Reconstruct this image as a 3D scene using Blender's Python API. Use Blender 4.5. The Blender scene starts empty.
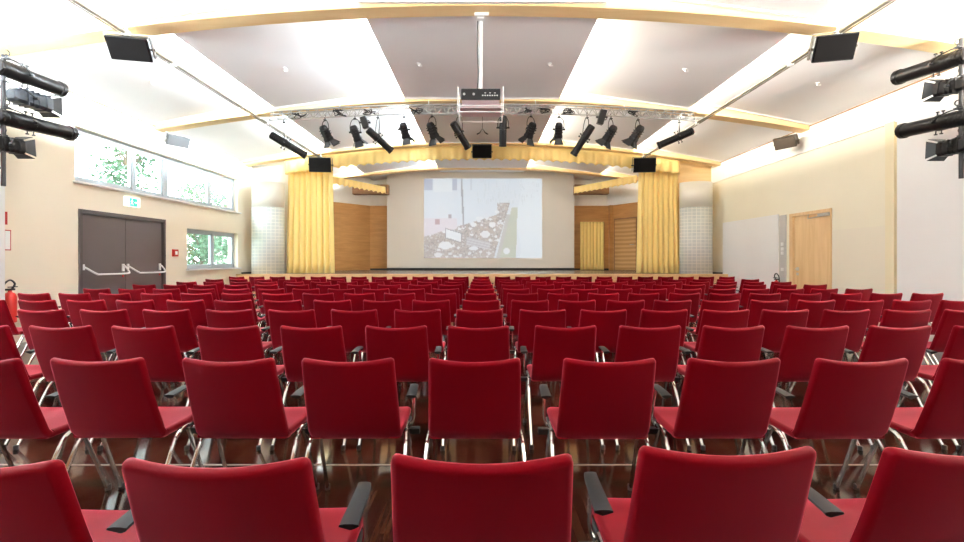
import bpy, bmesh, math, random
from mathutils import Vector, Matrix
random.seed(7)
SC = bpy.context.scene
COL = SC.collection
PI = math.pi
H = 1.33            # eye height
V = Vector

# ------------------------------------------------------------------ materials
def mat(name, color=(.8, .8, .8), rough=.5, metal=0, spec=.5, build=None, **kw):
    m = bpy.data.materials.new(name); m.use_nodes = True
    nt = m.node_tree; b = nt.nodes['Principled BSDF']
    b.inputs['Base Color'].default_value = (*color, 1)
    b.inputs['Roughness'].default_value = rough
    b.inputs['Metallic'].default_value = metal
    b.inputs['Specular IOR Level'].default_value = spec
    for k, v in kw.items():
        b.inputs[k.replace('_', ' ')].default_value = v
    if build: build(nt, b)
    return m

def N(nt, t, **inp):
    n = nt.nodes.new(t)
    for k, v in inp.items():
        k = k.replace('_', ' ')
        if k in n.inputs: n.inputs[k].default_value = v
    return n

def coords(nt, scale=(1, 1, 1), rot=(0, 0, 0), kind='Object'):
    tc = nt.nodes.new('ShaderNodeTexCoord'); mp = nt.nodes.new('ShaderNodeMapping')
    mp.inputs['Scale'].default_value = scale; mp.inputs['Rotation'].default_value = rot
    nt.links.new(tc.outputs[kind], mp.inputs['Vector'])
    return mp.outputs['Vector']

def ramp(nt, fac, stops):
    r = nt.nodes.new('ShaderNodeValToRGB'); cr = r.color_ramp
    while len(cr.elements) < len(stops): cr.elements.new(.5)
    for e, (p, c) in zip(cr.elements, stops):
        e.position = p; e.color = (*c, 1)
    nt.links.new(fac, r.inputs['Fac'])
    return r.outputs['Color']

def bump(nt, b, h, strength=.2, dist=.01):
    n = nt.nodes.new('ShaderNodeBump'); n.inputs['Strength'].default_value = strength
    n.inputs['Distance'].default_value = dist
    nt.links.new(h, n.inputs['Height']); nt.links.new(n.outputs['Normal'], b.inputs['Normal'])

def wood(c1, c2, scale=(1, 1, 1), detail=6):
    def f(nt, b):
        v = coords(nt, scale)
        n = N(nt, 'ShaderNodeTexNoise', Scale=1.0, Detail=detail, Roughness=.6, Distortion=.6)
        nt.links.new(v, n.inputs['Vector'])
        c = ramp(nt, n.outputs['Fac'], [(.3, c1), (.7, c2)])
        nt.links.new(c, b.inputs['Base Color'])
        bump(nt, b, n.outputs['Fac'], .05)
    return f

def plaster(c, amt=.03):
    def f(nt, b):
        v = coords(nt)
        n = N(nt, 'ShaderNodeTexNoise', Scale=1.3, Detail=4)
        nt.links.new(v, n.inputs['Vector'])
        lo = tuple(x * (1 - amt) for x in c)
        nt.links.new(ramp(nt, n.outputs['Fac'], [(.3, lo), (.7, c)]), b.inputs['Base Color'])
        n2 = N(nt, 'ShaderNodeTexNoise', Scale=180, Detail=2)
        nt.links.new(v, n2.inputs['Vector'])
        bump(nt, b, n2.outputs['Fac'], .04)
    return f

def fabric_red(nt, b):
    v = coords(nt)
    n = N(nt, 'ShaderNodeTexNoise', Scale=900, Detail=2)
    nt.links.new(v, n.inputs['Vector'])
    nt.links.new(ramp(nt, n.outputs['Fac'], [(.25, (.135, .0006, .0035)), (.75, (.185, .0010, .006))]), b.inputs['Base Color'])
    bump(nt, b, n.outputs['Fac'], .12, .002)

def floor_wood(nt, b):
    tc = nt.nodes.new('ShaderNodeTexCoord')
    mp = nt.nodes.new('ShaderNodeMapping'); mp.inputs['Rotation'].default_value = (0, 0, PI / 2)
    nt.links.new(tc.outputs['Object'], mp.inputs['Vector'])
    br = nt.nodes.new('ShaderNodeTexBrick')
    br.offset = .37
    for k, x in (('Scale', 1.0), ('Brick Width', .62), ('Row Height', .05), ('Mortar Size', .0011), ('Bias', 0.0), ('Mortar Smooth', .2)):
        br.inputs[k].default_value = x
    br.inputs['Color1'].default_value = (.030, .009, .005, 1)
    br.inputs['Color2'].default_value = (.070, .026, .014, 1)
    br.inputs['Mortar'].default_value = (.010, .004, .003, 1)
    nt.links.new(mp.outputs['Vector'], br.inputs['Vector'])
    v = coords(nt, (30, 1.3, 1))
    n = N(nt, 'ShaderNodeTexNoise', Scale=2.0, Detail=6, Roughness=.65)
    nt.links.new(v, n.inputs['Vector'])
    mx = nt.nodes.new('ShaderNodeMixRGB'); mx.blend_type = 'MULTIPLY'; mx.inputs['Fac'].default_value = .75
    nt.links.new(br.outputs['Color'], mx.inputs['Color1'])
    nt.links.new(ramp(nt, n.outputs['Fac'], [(.3, (.6, .55, .55)), (.7, (1.35, 1.25, 1.2))]), mx.inputs['Color2'])
    nt.links.new(mx.outputs['Color'], b.inputs['Base Color'])
    n2 = N(nt, 'ShaderNodeTexNoise', Scale=1.1, Detail=3)
    v2 = coords(nt); nt.links.new(v2, n2.inputs['Vector'])
    mr = nt.nodes.new('ShaderNodeMapRange'); mr.inputs['To Min'].default_value = .05; mr.inputs['To Max'].default_value = .13
    nt.links.new(n2.outputs['Fac'], mr.inputs['Value']); nt.links.new(mr.outputs['Result'], b.inputs['Roughness'])
    bump(nt, b, n2.outputs['Fac'], .05, .05)

def grid_metal(nt, b):
    v = coords(nt, (1, 1, 1), kind='UV')
    br = nt.nodes.new('ShaderNodeTexBrick'); br.offset = 0
    for k, x in (('Scale', 1.0), ('Brick Width', .13), ('Row Height', .105), ('Mortar Size', .010), ('Mortar Smooth', .3)):
        br.inputs[k].default_value = x
    br.inputs['Color1'].default_value = (.56, .60, .60, 1); br.inputs['Color2'].default_value = (.62, .65, .63, 1)
    br.inputs['Mortar'].default_value = (.80, .80, .74, 1)
    nt.links.new(v, br.inputs['Vector']); nt.links.new(br.outputs['Color'], b.inputs['Base Color'])

def stripes(c1, c2, scale, axis='X'):
    def f(nt, b):
        v = coords(nt)
        w = nt.nodes.new('ShaderNodeTexWave'); w.bands_direction = axis
        w.inputs['Scale'].default_value = scale; w.inputs['Distortion'].default_value = 1.2; w.inputs['Detail'].default_value = 3
        w.inputs['Detail Scale'].default_value = .6
        nt.links.new(v, w.inputs['Vector'])
        nt.links.new(ramp(nt, w.outputs['Fac'], [(.0, c1), (1, c2)]), b.inputs['Base Color'])
    return f

M = dict(
    red=mat('red_upholstery', rough=.5, spec=.35, Specular_Tint=(1, .15, .22, 1), build=fabric_red, Sheen_Weight=1.0, Sheen_Roughness=.35, Sheen_Tint=(1, .14, .22, 1)),
    chrome=mat('chrome', (.62, .59, .55), .12, 1),
    black=mat('black_plastic', (.012, .012, .013), .45),
    pad=mat('armrest_plastic', (.012, .013, .015), .5, 0, .3),
    lamp=mat('lamp_black_metal', (.014, .012, .012), .38, .3, .35),
    lampgrey=mat('lamp_grey_metal', (.06, .07, .085), .3, .6),
    steel=mat('steel', (.55, .54, .52), .35, .9),
    rail=mat('rail_aluminium', (.33, .30, .24), .45, .5),
    truss=mat('truss_aluminium', (.50, .49, .47), .4, .5),
    wframe=mat('window_frame_paint', (.50, .55, .60), .4),
    white=mat('white_metal', (.85, .85, .84), .4),
    floor=mat('parquet', rough=.15, build=floor_wood),
    line=mat('court_line', (.34, .28, .25), .2),
    wall=mat('cream_wall', rough=.8, spec=.2, build=plaster((.84, .79, .63))),
    walll=mat('cream_wall_left', rough=.8, spec=.2, build=plaster((.86, .79, .64))),
    wallw=mat('white_wall', rough=.8, spec=.2, build=plaster((.90, .88, .83))),
    panelw=mat('white_wall_board', rough=.6, build=plaster((.82, .82, .81))),
    ceil=mat('ceiling_board', rough=.9, spec=.1, build=plaster((.90, .90, .91), .02)),
    beam=mat('glulam', rough=.55, build=wood((.82, .57, .27), (.93, .70, .38), (.6, 5, 7))),
    woodw=mat('wood_veneer', rough=.45, build=wood((.42, .20, .06), (.56, .29, .10), (1.2, 1.2, 9))),
    woodh=mat('light_wood', rough=.45, build=wood((.70, .46, .22), (.80, .56, .30), (2, 2, 14))),
    wooddk=mat('brown_wood', rough=.5, build=wood((.20, .10, .04), (.30, .15, .06), (2, 2, 9))),
    doorw=mat('beech_door', rough=.4, build=wood((.66, .42, .20), (.80, .56, .30), (9, 9, .7))),
    doorst=mat('striped_veneer_door', rough=.4, build=stripes((.42, .22, .08), (.60, .36, .15), 1.9, 'Z')),
    doordk=mat('dark_door', (.105, .082, .080), .42),
    stagefl=mat('stage_floor', rough=.25, build=wood((.16, .13, .11), (.24, .20, .17), (1, 8, 1))),
    curtain=mat('yellow_curtain', rough=.65, build=stripes((.92, .70, .25), (.96, .78, .32), .12, 'X'), Sheen_Weight=.3),
    valance=mat('yellow_valance', (.90, .66, .24), .6, Sheen_Weight=.3),
    screen=mat('screen_cloth', rough=.9, spec=.1, build=plaster((.74, .72, .68), .02)),
    redp=mat('red_paint', (.50, .018, .012), .35),
    drum=mat('drum_white', (.80, .78, .70), .45),
    grid=mat('drum_grid', rough=.4, build=grid_metal),
    grey=mat('grey_laminate', (.50, .49, .47), .5),
    spk=mat('speaker_grey', (.11, .115, .12), .6),
    spkb=mat('speaker_brown', (.10, .075, .055), .5),
    cloth=mat('speaker_grille', (.006, .005, .005), .9, 0, .1),
    pink=mat('projector_underside', (.93, .82, .86), .6),
    leaf=mat('leaf', rough=.7, build=wood((.06, .12, .07), (.12, .20, .12), (3, 3, 3))),
    bark=mat('bark', (.16, .12, .09), .9),
    roof=mat('roof_tile', (.30, .16, .12), .8),
    house=mat('render_wall', (.60, .57, .52), .9),
    grass=mat('lawn', (.14, .22, .08), .95),
    sgreen=mat('sign_green', (.0, .42, .24), .4),
    swhite=mat('sign_white', (.85, .9, .88), .4),
    plate=mat('outlet_plate', (.75, .75, .73), .4),
)
def emis(name, c, s):
    m = bpy.data.materials.new(name); m.use_nodes = True
    b = m.node_tree.nodes['Principled BSDF']
    b.inputs['Base Color'].default_value = (*c, 1); b.inputs['Emission Color'].default_value = (*c, 1)
    b.inputs['Emission Strength'].default_value = s
    return m
M['exitg'] = emis('exit_green', (.02, .55, .33), .6)
M['exitw'] = emis('exit_white', (.85, .95, .9), .5)
# glass
g = bpy.data.materials.new('window_glass'); g.use_nodes = True
nt = g.node_tree; nt.nodes.clear()
o_ = nt.nodes.new('ShaderNodeOutputMaterial'); mx = nt.nodes.new('ShaderNodeMixShader')
tr = nt.nodes.new('ShaderNodeBsdfTransparent'); gl = nt.nodes.new('ShaderNodeBsdfGlossy')
gl.inputs['Roughness'].default_value = .02
tr.inputs['Color'].default_value = (.97, .99, .98, 1)
mx.inputs['Fac'].default_value = .06
nt.links.new(tr.outputs[0], mx.inputs[1]); nt.links.new(gl.outputs[0], mx.inputs[2]); nt.links.new(mx.outputs[0], o_.inputs[0])
M['glass'] = g

# ------------------------------------------------------------------ geometry helpers
class MB:
    def __init__(s): s.bm = bmesh.new(); s.uv = None
    def quadbox(s, c8):
        vs = [s.bm.verts.new(c) for c in c8]
        for f in ((0, 3, 2, 1), (4, 5, 6, 7), (0, 1, 5, 4), (1, 2, 6, 5), (2, 3, 7, 6), (3, 0, 4, 7)):
            s.bm.faces.new([vs[i] for i in f])
        return s
    def box(s, x0, x1, y0, y1, z0, z1):
        return s.quadbox([(x0, y0, z0), (x1, y0, z0), (x1, y1, z0), (x0, y1, z0), (x0, y0, z1), (x1, y0, z1), (x1, y1, z1), (x0, y1, z1)])
    def obox(s, c, dx, dy, dz, sx, sy, sz):
        """oriented box: centre, three unit axes, half sizes"""
        c = V(c)
        P = lambda a, b, d: c + dx * (a * sx) + dy * (b * sy) + dz * (d * sz)
        return s.quadbox([P(-1, -1, -1), P(1, -1, -1), P(1, 1, -1), P(-1, 1, -1), P(-1, -1, 1), P(1, -1, 1), P(1, 1, 1), P(-1, 1, 1)])
    def tube(s, pts, r, seg=8, caps=True):
        pts = [V(p) for p in pts]; n = len(pts)
        rs = r if isinstance(r, (list, tuple)) else [r] * n
        rings = []; prev = None
        for i, p in enumerate(pts):
            d = (pts[min(i + 1, n - 1)] - pts[max(i - 1, 0)]).normalized()
            if prev is None:
                a = V((0, 0, 1)) if abs(d.z) < .9 else V((1, 0, 0))
                u = d.cross(a).normalized()
            else:
                u = (prev - d * prev.dot(d)).normalized()
            prev = u; w = d.cross(u)
            rings.append([s.bm.verts.new(p + u * (rs[i] * math.cos(2 * PI * k / seg)) + w * (rs[i] * math.sin(2 * PI * k / seg))) for k in range(seg)])
        for a, b in zip(rings, rings[1:]):
            for k in range(seg):
                s.bm.faces.new((a[k], a[(k + 1) % seg], b[(k + 1) % seg], b[k]))
        if caps:
            s.bm.faces.new(rings[0][::-1]); s.bm.faces.new(rings[-1])
        return s
    def lathe(s, o, d, prof, seg=16):
        """prof: list of (distance along d, radius)"""
        o = V(o); d = V(d).normalized()
        return s.tube([o + d * t + d * (i * 1e-6) for i, (t, r) in enumerate(prof)], [max(r, .0005) for t, r in prof], seg)
    def prism(s, poly, ext):
        """poly: list of 3d points, ext: vector"""
        ext = V(ext)
        a = [s.bm.verts.new(p) for p in poly]; b = [s.bm.verts.new(V(p) + ext) for p in poly]
        s.bm.faces.new(a[::-1]); s.bm.faces.new(b)
        n = len(a)
        for i in range(n): s.bm.faces.new((a[i], a[(i + 1) % n], b[(i + 1) % n], b[i]))
        return s
    def grid(s, rows):
        vs = [[s.bm.verts.new(p) for p in r] for r in rows]
        for a, b in zip(vs, vs[1:]):
            for k in range(len(a) - 1): s.bm.faces.new((a[k], a[k + 1], b[k + 1], b[k]))
        return s
    def build(s, name, m, parent=None, smooth=False, loc=None):
        bmesh.ops.recalc_face_normals(s.bm, faces=s.bm.faces)
        me = bpy.data.meshes.new(name)
        if loc is not None:
            bmesh.ops.translate(s.bm, verts=s.bm.verts, vec=-V(loc))
        s.bm.to_mesh(me); s.bm.free()
        if isinstance(m, str): m = M[m]
        me.materials.append(m)
        if smooth:
            for p in me.polygons: p.use_smooth = True
            try: me.set_sharp_from_angle(angle=math.radians(42))
            except Exception: pass
        o = bpy.data.objects.new(name, me); COL.objects.link(o)
        if parent: o.parent = parent
        if loc is not None: o.location = loc
        return o

def empty(name, loc=(0, 0, 0), rz=0, parent=None):
    o = bpy.data.objects.new(name, None); COL.objects.link(o)
    o.location = loc; o.rotation_euler = (0, 0, rz); o.empty_display_size = .1
    if parent: o.parent = parent
    return o
def tag(o, label, cat, group=None):
    o['label'] = label; o['category'] = cat
    if group: o['group'] = group
    return o
def struct(o, label=None):
    o['kind'] = 'structure'
    if label: o['label'] = label
    return o
def smoothpts(pts, n=5):
    """Catmull-Rom through pts"""
    pts = [V(p) for p in pts]; out = []
    P = [pts[0] * 2 - pts[1]] + pts + [pts[-1] * 2 - pts[-2]]
    for i in range(1, len(P) - 2):
        for k in range(n):
            t = k / n
            a, b, c, d = P[i - 1], P[i], P[i + 1], P[i + 2]
            out.append(.5 * ((2 * b) + (c - a) * t + (2 * a - 5 * b + 4 * c - d) * t * t + (3 * b - a - 3 * c + d) * t ** 3))
    out.append(pts[-1]); return out

# ------------------------------------------------------------------ the room
W = 7.4; YB = -4.0; YP = 13.85; YE = 18.9; ZT = 5.75
ZB0, KB = 4.93, .0122      # beam underside at the centre, and its fall
zb = lambda x: ZB0 - KB * x * x

fl = MB().box(-W - .3, W + .3, YB - .3, YE + .3, -.2, 0).build('floor', 'floor'); struct(fl, 'dark red-brown glossy parquet floor')
ln = MB().box(-W, W, 2.78, 2.797, .0005, .0025).build('floor_line', 'line', fl)

# left wall, with openings for windows and door
ops = [(7.82, 13.04, 2.77, 3.78), (10.79, 13.04, 1.10, 2.13), (7.88, 10.04, 0, 2.27)]
def wall_with(ops, x0, x1, y0, y1, z0, z1, name, m):
    ys = sorted({y0, y1, *[a for o in ops for a in o[:2]]}); zs = sorted({z0, z1, *[a for o in ops for a in o[2:]]})
    mb = MB()
    for ya, yb in zip(ys, ys[1:]):
        run = None
        for za, zc in zip(zs, zs[1:]):
            hole = any(o[0] <= (ya + yb) / 2 <= o[1] and o[2] <= (za + zc) / 2 <= o[3] for o in ops)
            if not hole:
                if run is None: run = [za, zc]
                else: run[1] = zc
            if hole and run: mb.box(x0, x1, ya, yb, *run); run = None
        if run: mb.box(x0, x1, ya, yb, *run)
    return mb.build(name, m)
ops_near = [(0.6, 5.6, 2.77, 3.78)]   # the window band carries on beside the camera
wl = wall_with(ops, -W - .3, -W, YB, YP, 0, 3.81, 'wall_left', 'walll'); struct(wl, 'cream left wall with windows and double door')
MB().box(-W - .3, -W + .015, YB, YP, 3.81, ZT).build('wall_upper_band', 'wallw', wl)
MB().box(-W, -W + .02, YB, 6.49, 0, 3.75).build('wall_pier', 'panelw', wl).location = (.18, 0, 0)
MB().box(-W, -7.2, YB, 6.49, 0, 3.74).build('wall_pier_core', 'panelw', wl)
opr = [(9.09, 10.33, 0, 2.43)]
wr = wall_with(opr, W, W + .3, YB, YP, 0, 3.81, 'wall_right', 'wall'); struct(wr, 'cream right wall with beech door')
MB().box(W - .015, W + .3, YB, YP, 3.81, ZT).build('wall_upper_band', 'wallw', wr)
MB().box(7.2, W, YB, 7.46, 0, 3.74).build('wall_pier', 'panelw', wr)
t = MB().box(W - .05, W, 7.67, 7.84, 0, 3.81).build('trim_1', mat('tan_trim', (.80, .72, .50), .7)); struct(t, 'tan vertical strip on the right wall')
t = MB().box(W - .012, W, 10.72, 13.2, 0, 2.47).build('trim_2', 'panelw'); struct(t, 'white wall board low on the right wall')
t = MB().box(W - .012, W, 7.84, 9.05, 0, 1.96).build('trim_3', mat('pale_board', (.80, .74, .60), .6)); struct(t, 'pale wall board beside the beech door')
wb = MB().box(-W - .3, W + .3, YB - .3, YB, 0, ZT).build('wall_back', 'wooddk'); struct(wb)
# stage house walls
pr = empty('wall_front'); struct(pr, 'wood panelled proscenium wall beside the curtains')
MB().box(6.2, W, YP, YP + .2, .906, ZT).build('wood_panel', 'beam', pr)
MB().box(-W, -6.2, YP, YP + .2, .906, ZT).build('cream_panel', 'wallw', pr)
ws = MB()
ws.box(-W - .3, -W, YP, YE, 0, ZT); ws = ws.build('wall_stage_left', 'wallw'); struct(ws)
ws = MB().box(W, W + .3, YP, YE, 0, ZT).build('wall_stage_right', 'wallw'); struct(ws)
sb = MB().box(-W, W, 18.4, YE, .9, ZT).build('wall_stage_back', 'wallw'); struct(sb, 'white wall above wood panelling behind the stage')
ZW = 3.64
MB().box(-4.77, 3.9, 18.3, 18.4, .904, ZW).build('wood_panelling', 'woodw', sb)
mb = MB(); mb.box(3.9, 4.2, 18.3, 18.4, .904, ZW); mb.box(5.15, 5.42, 18.3, 18.4, .904, ZW); mb.box(4.2, 5.15, 18.3, 18.4, 2.95, ZW)
mb.build('wood_panelling', 'woodw', sb)
def slanted(x0, y0, x1, y1, z0, z1, th=.1):
    a, b = V((x0, y0, z0)), V((x1, y1, z0)); n = (b - a).cross(V((0, 0, 1))).normalized() * th
    return MB().prism([a, b, V((x1, y1, z1)), V((x0, y0, z1))], n)
sl = slanted(-4.77, 18.3, -7.3, 15.6, .908, ZW).build('wall_stage_wing', 'woodw'); struct(sl, 'wood panelled angled wall of the stage on the curtain side')
sr_ = slanted(5.42, 18.3, 7.3, 15.55, .908, ZW, -.1).build('wall_stage_wing', 'woodw'); struct(sr_, 'wood panelled angled stage wall holding a striped door')
t = slanted(-4.77, 18.38, -7.35, 15.7, ZW, ZT).build('trim_4', 'wallw'); struct(t)
t = slanted(5.42, 18.38, 7.35, 15.65, ZW, ZT).build('trim_5', 'wallw'); struct(t)
t = MB().box(5.38, 5.52, 18.12, 18.3, .904, ZW).build('trim_6', 'woodw'); struct(t, 'wooden corner post on the stage')
t = MB().box(-5.1, -3.7, 16.9, 17.2, 3.93, 4.3).build('trim_7', 'wooddk'); struct(t, 'dark wood box beam left of the screen')
t = MB().box(3.65, 5.0, 16.9, 17.2, 3.93, 4.3).build('trim_8', 'wooddk'); struct(t, 'dark wood box beam right of the screen')

# ceiling: beams, hanging panels, roof deck
ce = empty('ceiling'); struct(ce, 'white ceiling panels between curved timber beams')
MB().box(-W - .3, W + .3, YB - .3, YE + .3, ZT, ZT + .2).build('roof_deck', 'ceil', ce)
near = [-1.12, 2.48, 6.08, 9.69, 13.3, 16.9]
for y in near:
    rows = []
    xs = [W * (-1 + 2 * i / 32) for i in range(33)]
    mb = MB()
    poly = [V((x, y, zb(x))) for x in xs] + [V((W, y, ZT)), V((-W, y, ZT))]
    mb.prism(poly, (0, .27, 0))
    mb.build('timber_beam', 'beam', ce)
ends = [YB] + [v for y in near for v in (y, y + .27)] + [18.4]
bays = [(ends[i], ends[i + 1]) for i in range(0, len(ends), 2)]
def panel(xa, za, xb, zc, y0, y1):
    """sloping panel between (xa,za) and (xb,zc), underside given"""
    y0 += .015; y1 -= .015; th = .035
    mb = MB()
    mb.quadbox([(xa, y0, za), (xb, y0, zc), (xb, y1, zc), (xa, y1, za), (xa, y0, za + th), (xb, y0, zc + th), (xb, y1, zc + th), (xa, y1, za + th)])
    f = .016
    for ya, yb in ((y1 - .05, y1),):
        mb.quadbox([(xa, ya, za - f), (xb, ya, zc - f), (xb, yb, zc - f), (xa, yb, za - f), (xa, ya, za), (xb, ya, zc), (xb, yb, zc), (xa, yb, za)])
    mb.build('ceiling_panel', 'ceil', ce)
for y0, y1 in bays:
    panel(-1.74, 4.96, 1.74, 4.96, y0, y1)
    for s in (-1, 1):
        panel(s * 1.5, 5.16, s * 4.65, 4.735, y0, y1)
        panel(s * 4.42, 4.95, s * W, 4.37, y0, y1)
t = MB().box(-W + .0, -W + .03, YB, YP, 4.335, 4.36).build('trim_9', 'wooddk'); struct(t)
t = MB().box(W - .03, W - .0, YB, YP, 4.335, 4.36).build('trim_10', 'wooddk'); struct(t)
t = MB().box(W - .03, W, 7.46, YP, 3.79, 3.81).build('trim_11', 'wallw'); struct(t)

# lamps hidden in the ceiling slots
def area(name, loc, direction, sx, sy, power, color, parent=None):
    L = bpy.data.lights.new(name, 'AREA'); L.shape = 'RECTANGLE'; L.size = sx; L.size_y = sy
    L.energy = power; L.color = color
    o = bpy.data.objects.new(name, L); COL.objects.link(o)
    o.location = loc
    d = V(direction).normalized()
    # local x along world y
    z = -d; x = V((0, 1, 0)); x = (x - z * x.dot(z)).normalized() if abs(z.dot(x)) < .99 else V((1, 0, 0)); y = z.cross(x)
    o.rotation_euler = Matrix((x, y, z)).transposed().to_euler()
    return o
REAR_FILL = 30  # power of the added fill lights behind the camera
SLOT = 170
for i, (y0, y1) in enumerate(bays):
    if i == len(bays) - 1 or i < 1: continue
    L = y1 - y0 - .1
    for s in (-1, 1):
        k = (.95 if s < 0 else .45) * (.5 if y0 > 13 else 1)
        c = (.84, .94, 1) if s < 0 else (1, .95, .82)
        area('slot_light', (s * 1.18, (y0 + y1) / 2, 5.07), (s, 0, .10), L, .06, SLOT * k * 1.9, c)
        area('slot_light', (s * 4.44, (y0 + y1) / 2, 4.855), (s, 0, .06), L, .06, SLOT * k * (1.5 if s < 0 else .85), c)

# ------------------------------------------------------------------ windows
def window(name, label, y0, y1, z0, z1, mull, thick=()):
    r = empty(name, (-W, (y0 + y1) / 2, z0)); struct(r, label)
    lo = r.location.copy()
    fr = MB(); f = .07
    fr.box(-W - .2, -W - .12, y0, y1, z0, z0 + f); fr.box(-W - .2, -W - .12, y0, y1, z1 - f, z1)
    fr.box(-W - .2, -W - .12, y0, y0 + f, z0, z1); fr.box(-W - .2, -W - .12, y1 - f, y1, z0, z1)
    o = fr.build('window_frame', 'wframe', r, loc=lo); o.location = (0, 0, 0)
    MBs = MB().box(-W - .3, -W + .09, y0 - .04, y1 + .04, z0 - .035, z0).build('window_sill', 'white', r, loc=lo); MBs.location = (0, 0, 0)
    edges = [y0 + f]
    for m_ in mull:
        w = .13 if m_ in thick else .06
        o = MB().box(-W - .2, -W - .11, m_ - w / 2, m_ + w / 2, z0 + f, z1 - f).build('mullion', 'wframe', r, loc=lo); o.location = (0, 0, 0)
        edges += [m_ - w / 2, m_ + w / 2]
    edges.append(y1 - f)
    for a, b in zip(edges[::2], edges[1::2]):
        o = MB().box(-W - .165, -W - .155, a, b, z0 + f, z1 - f).build('pane', 'glass', r, loc=lo); o.location = (0, 0, 0)
        s = MB(); g_ = .045
        for q in ((a, a + g_, z0 + f, z1 - f), (b - g_, b, z0 + f, z1 - f), (a, b, z0 + f, z0 + f + g_), (a, b, z1 - f - g_, z1 - f)):
            s.box(-W - .19, -W - .13, *q)
        o = s.build('sash', 'wframe', r, loc=lo); o.location = (0, 0, 0)
    L = bpy.data.lights.new('window_portal', 'AREA'); L.shape = 'RECTANGLE'; L.size = y1 - y0; L.size_y = z1 - z0; L.cycles.is_portal = True
    o = bpy.data.objects.new('window_portal', L); COL.objects.link(o); o.location = (-W - .32, (y0 + y1) / 2, (z0 + z1) / 2)
    o.rotation_euler = (PI / 2, 0, -PI / 2)
window('window_1', 'long high strip window with four panes above the double door', 7.82, 13.04, 2.77, 3.78, [9.28, 10.2, 11.87], (10.2,))
window('window_2', 'lower two-pane window showing green leaves outside', 10.79, 13.04, 1.10, 2.13, [12.0])

# ------------------------------------------------------------------ doors
def child(mb, name, m, parent, root_loc, smooth=False):
    o = mb.build(name, m, parent, smooth=smooth, loc=root_loc)
    if parent.location.length >= 0: o.location = (0, 0, 0)
    return o
d = empty('door_1', (-W, 8.96, 0)); struct(d, 'dark brown double door with white push bars'); L0 = d.location.copy()
fr = MB(); fr.box(-W - .2, -W + .02, 7.88, 7.95, 0, 2.27); fr.box(-W - .2, -W + .02, 9.97, 10.04, 0, 2.27); fr.box(-W - .2, -W + .02, 7.95, 9.97, 2.20, 2.27)
child(fr, 'door_frame', mat('door_frame_dark', (.075, .058, .055), .4), d, L0)
for a, b, sgn in ((7.955, 8.955, 1), (8.965, 9.965, 1)):
    leaf = MB().box(-W - .1, -W - .03, a, b, .01, 2.195).build('door_leaf', 'doordk', d, loc=L0); leaf.location = (0, 0, 0)
    x = -W - .03
    pb = MB(); pts = smoothpts([(x, a + .05, 1.21), (x + .05, a + .08, 1.17), (x + .12, a + .20, 1.07), (x + .13, a + .30, 1.055), (x + .13, b - .12, 1.055), (x + .13, b - .06, 1.09), (x + .05, b - .06, 1.2), (x, b - .06, 1.22)], 4)
    pb.tube(pts, .017, 8); pb.box(x, x + .02, b - .085, b - .035, 1.1, 1.25); pb.box(x, x + .02, a + .03, a + .07, 1.14, 1.25)
    o = pb.build('push_bar', 'white', leaf, smooth=True, loc=L0); o.location = (0, 0, 0)
    o = MB().box(x, x + .012, b - .075, b - .045, .98, 1.02).build('lock_cylinder', 'redp', leaf, loc=L0); o.location = (0, 0, 0)
d = empty('door_2', (W, 9.7, 0)); struct(d, 'plain beech door in the right wall'); L0 = d.location.copy()
fr = MB(); fr.box(W - .02, W + .2, 10.22, 10.33, 0, 2.43); fr.box(W - .02, W + .2, 9.09, 9.12, 0, 2.43); fr.box(W - .02, W + .2, 9.12, 10.22, 2.36, 2.43)
child(fr, 'door_frame', 'doorw', d, L0)
leaf = child(MB().box(W + .03, W + .09, 9.125, 10.215, .01, 2.355), 'door_leaf', 'doorw', d, L0)
hb = MB(); hb.tube([(W + .03, 10.12, 1.12), (W - .03, 10.12, 1.12), (W - .035, 10.0, 1.12)], .011, 8); hb.box(W + .022, W + .03, 10.08, 10.16, 1.08, 1.16); hb.box(W + .02, W + .03, 10.09, 10.15, .97, 1.03)
o = hb.build('door_handle', 'steel', leaf, smooth=True, loc=L0); o.location = (0, 0, 0)
hb = MB(); hb.box(W - .03, W + .03, 9.14, 9.45, 2.285, 2.345); hb.tube([(W - .02, 9.2, 2.30), (W - .05, 9.7, 2.26), (W + .0, 9.75, 2.37)], .01, 6)
o = hb.build('door_closer', 'steel', leaf, loc=L0); o.location = (0, 0, 0)
# striped stage door on the slanted wall
ax = V((7.3 - 5.42, 15.55 - 18.3, 0)).normalized(); nn = V((-abs(ax.y), -abs(ax.x), 0)).normalized(); up = V((0, 0, 1))
d = empty('door_3', (0, 0, 0)); struct(d, 'striped veneer door on the stage')
pt = lambda t_, off=0: V((5.42, 18.3, 0)) + ax * t_ + nn * off
def sbox(t0, t1, o0, o1, z0, z1): return MB().obox((pt((t0 + t1) / 2, (o0 + o1) / 2)) + V((0, 0, (z0 + z1) / 2)), ax, nn, up, (t1 - t0) / 2, (o1 - o0) / 2, (z1 - z0) / 2)
sbox(.28, 1.42, .0, .05, .904, 3.06).build('door_frame', 'wooddk', d)
leaf = sbox(.34, 1.36, .05, .075, .93, 3.0).build('door_leaf', 'doorst', d)
hb = MB(); hb.tube([pt(1.27, .075) + V((0, 0, 1.95)), pt(1.27, .13) + V((0, 0, 1.95)), pt(1.12, .13) + V((0, 0, 1.95))], .013, 6)
hb.build('door_handle', 'steel', leaf, smooth=True)

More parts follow.
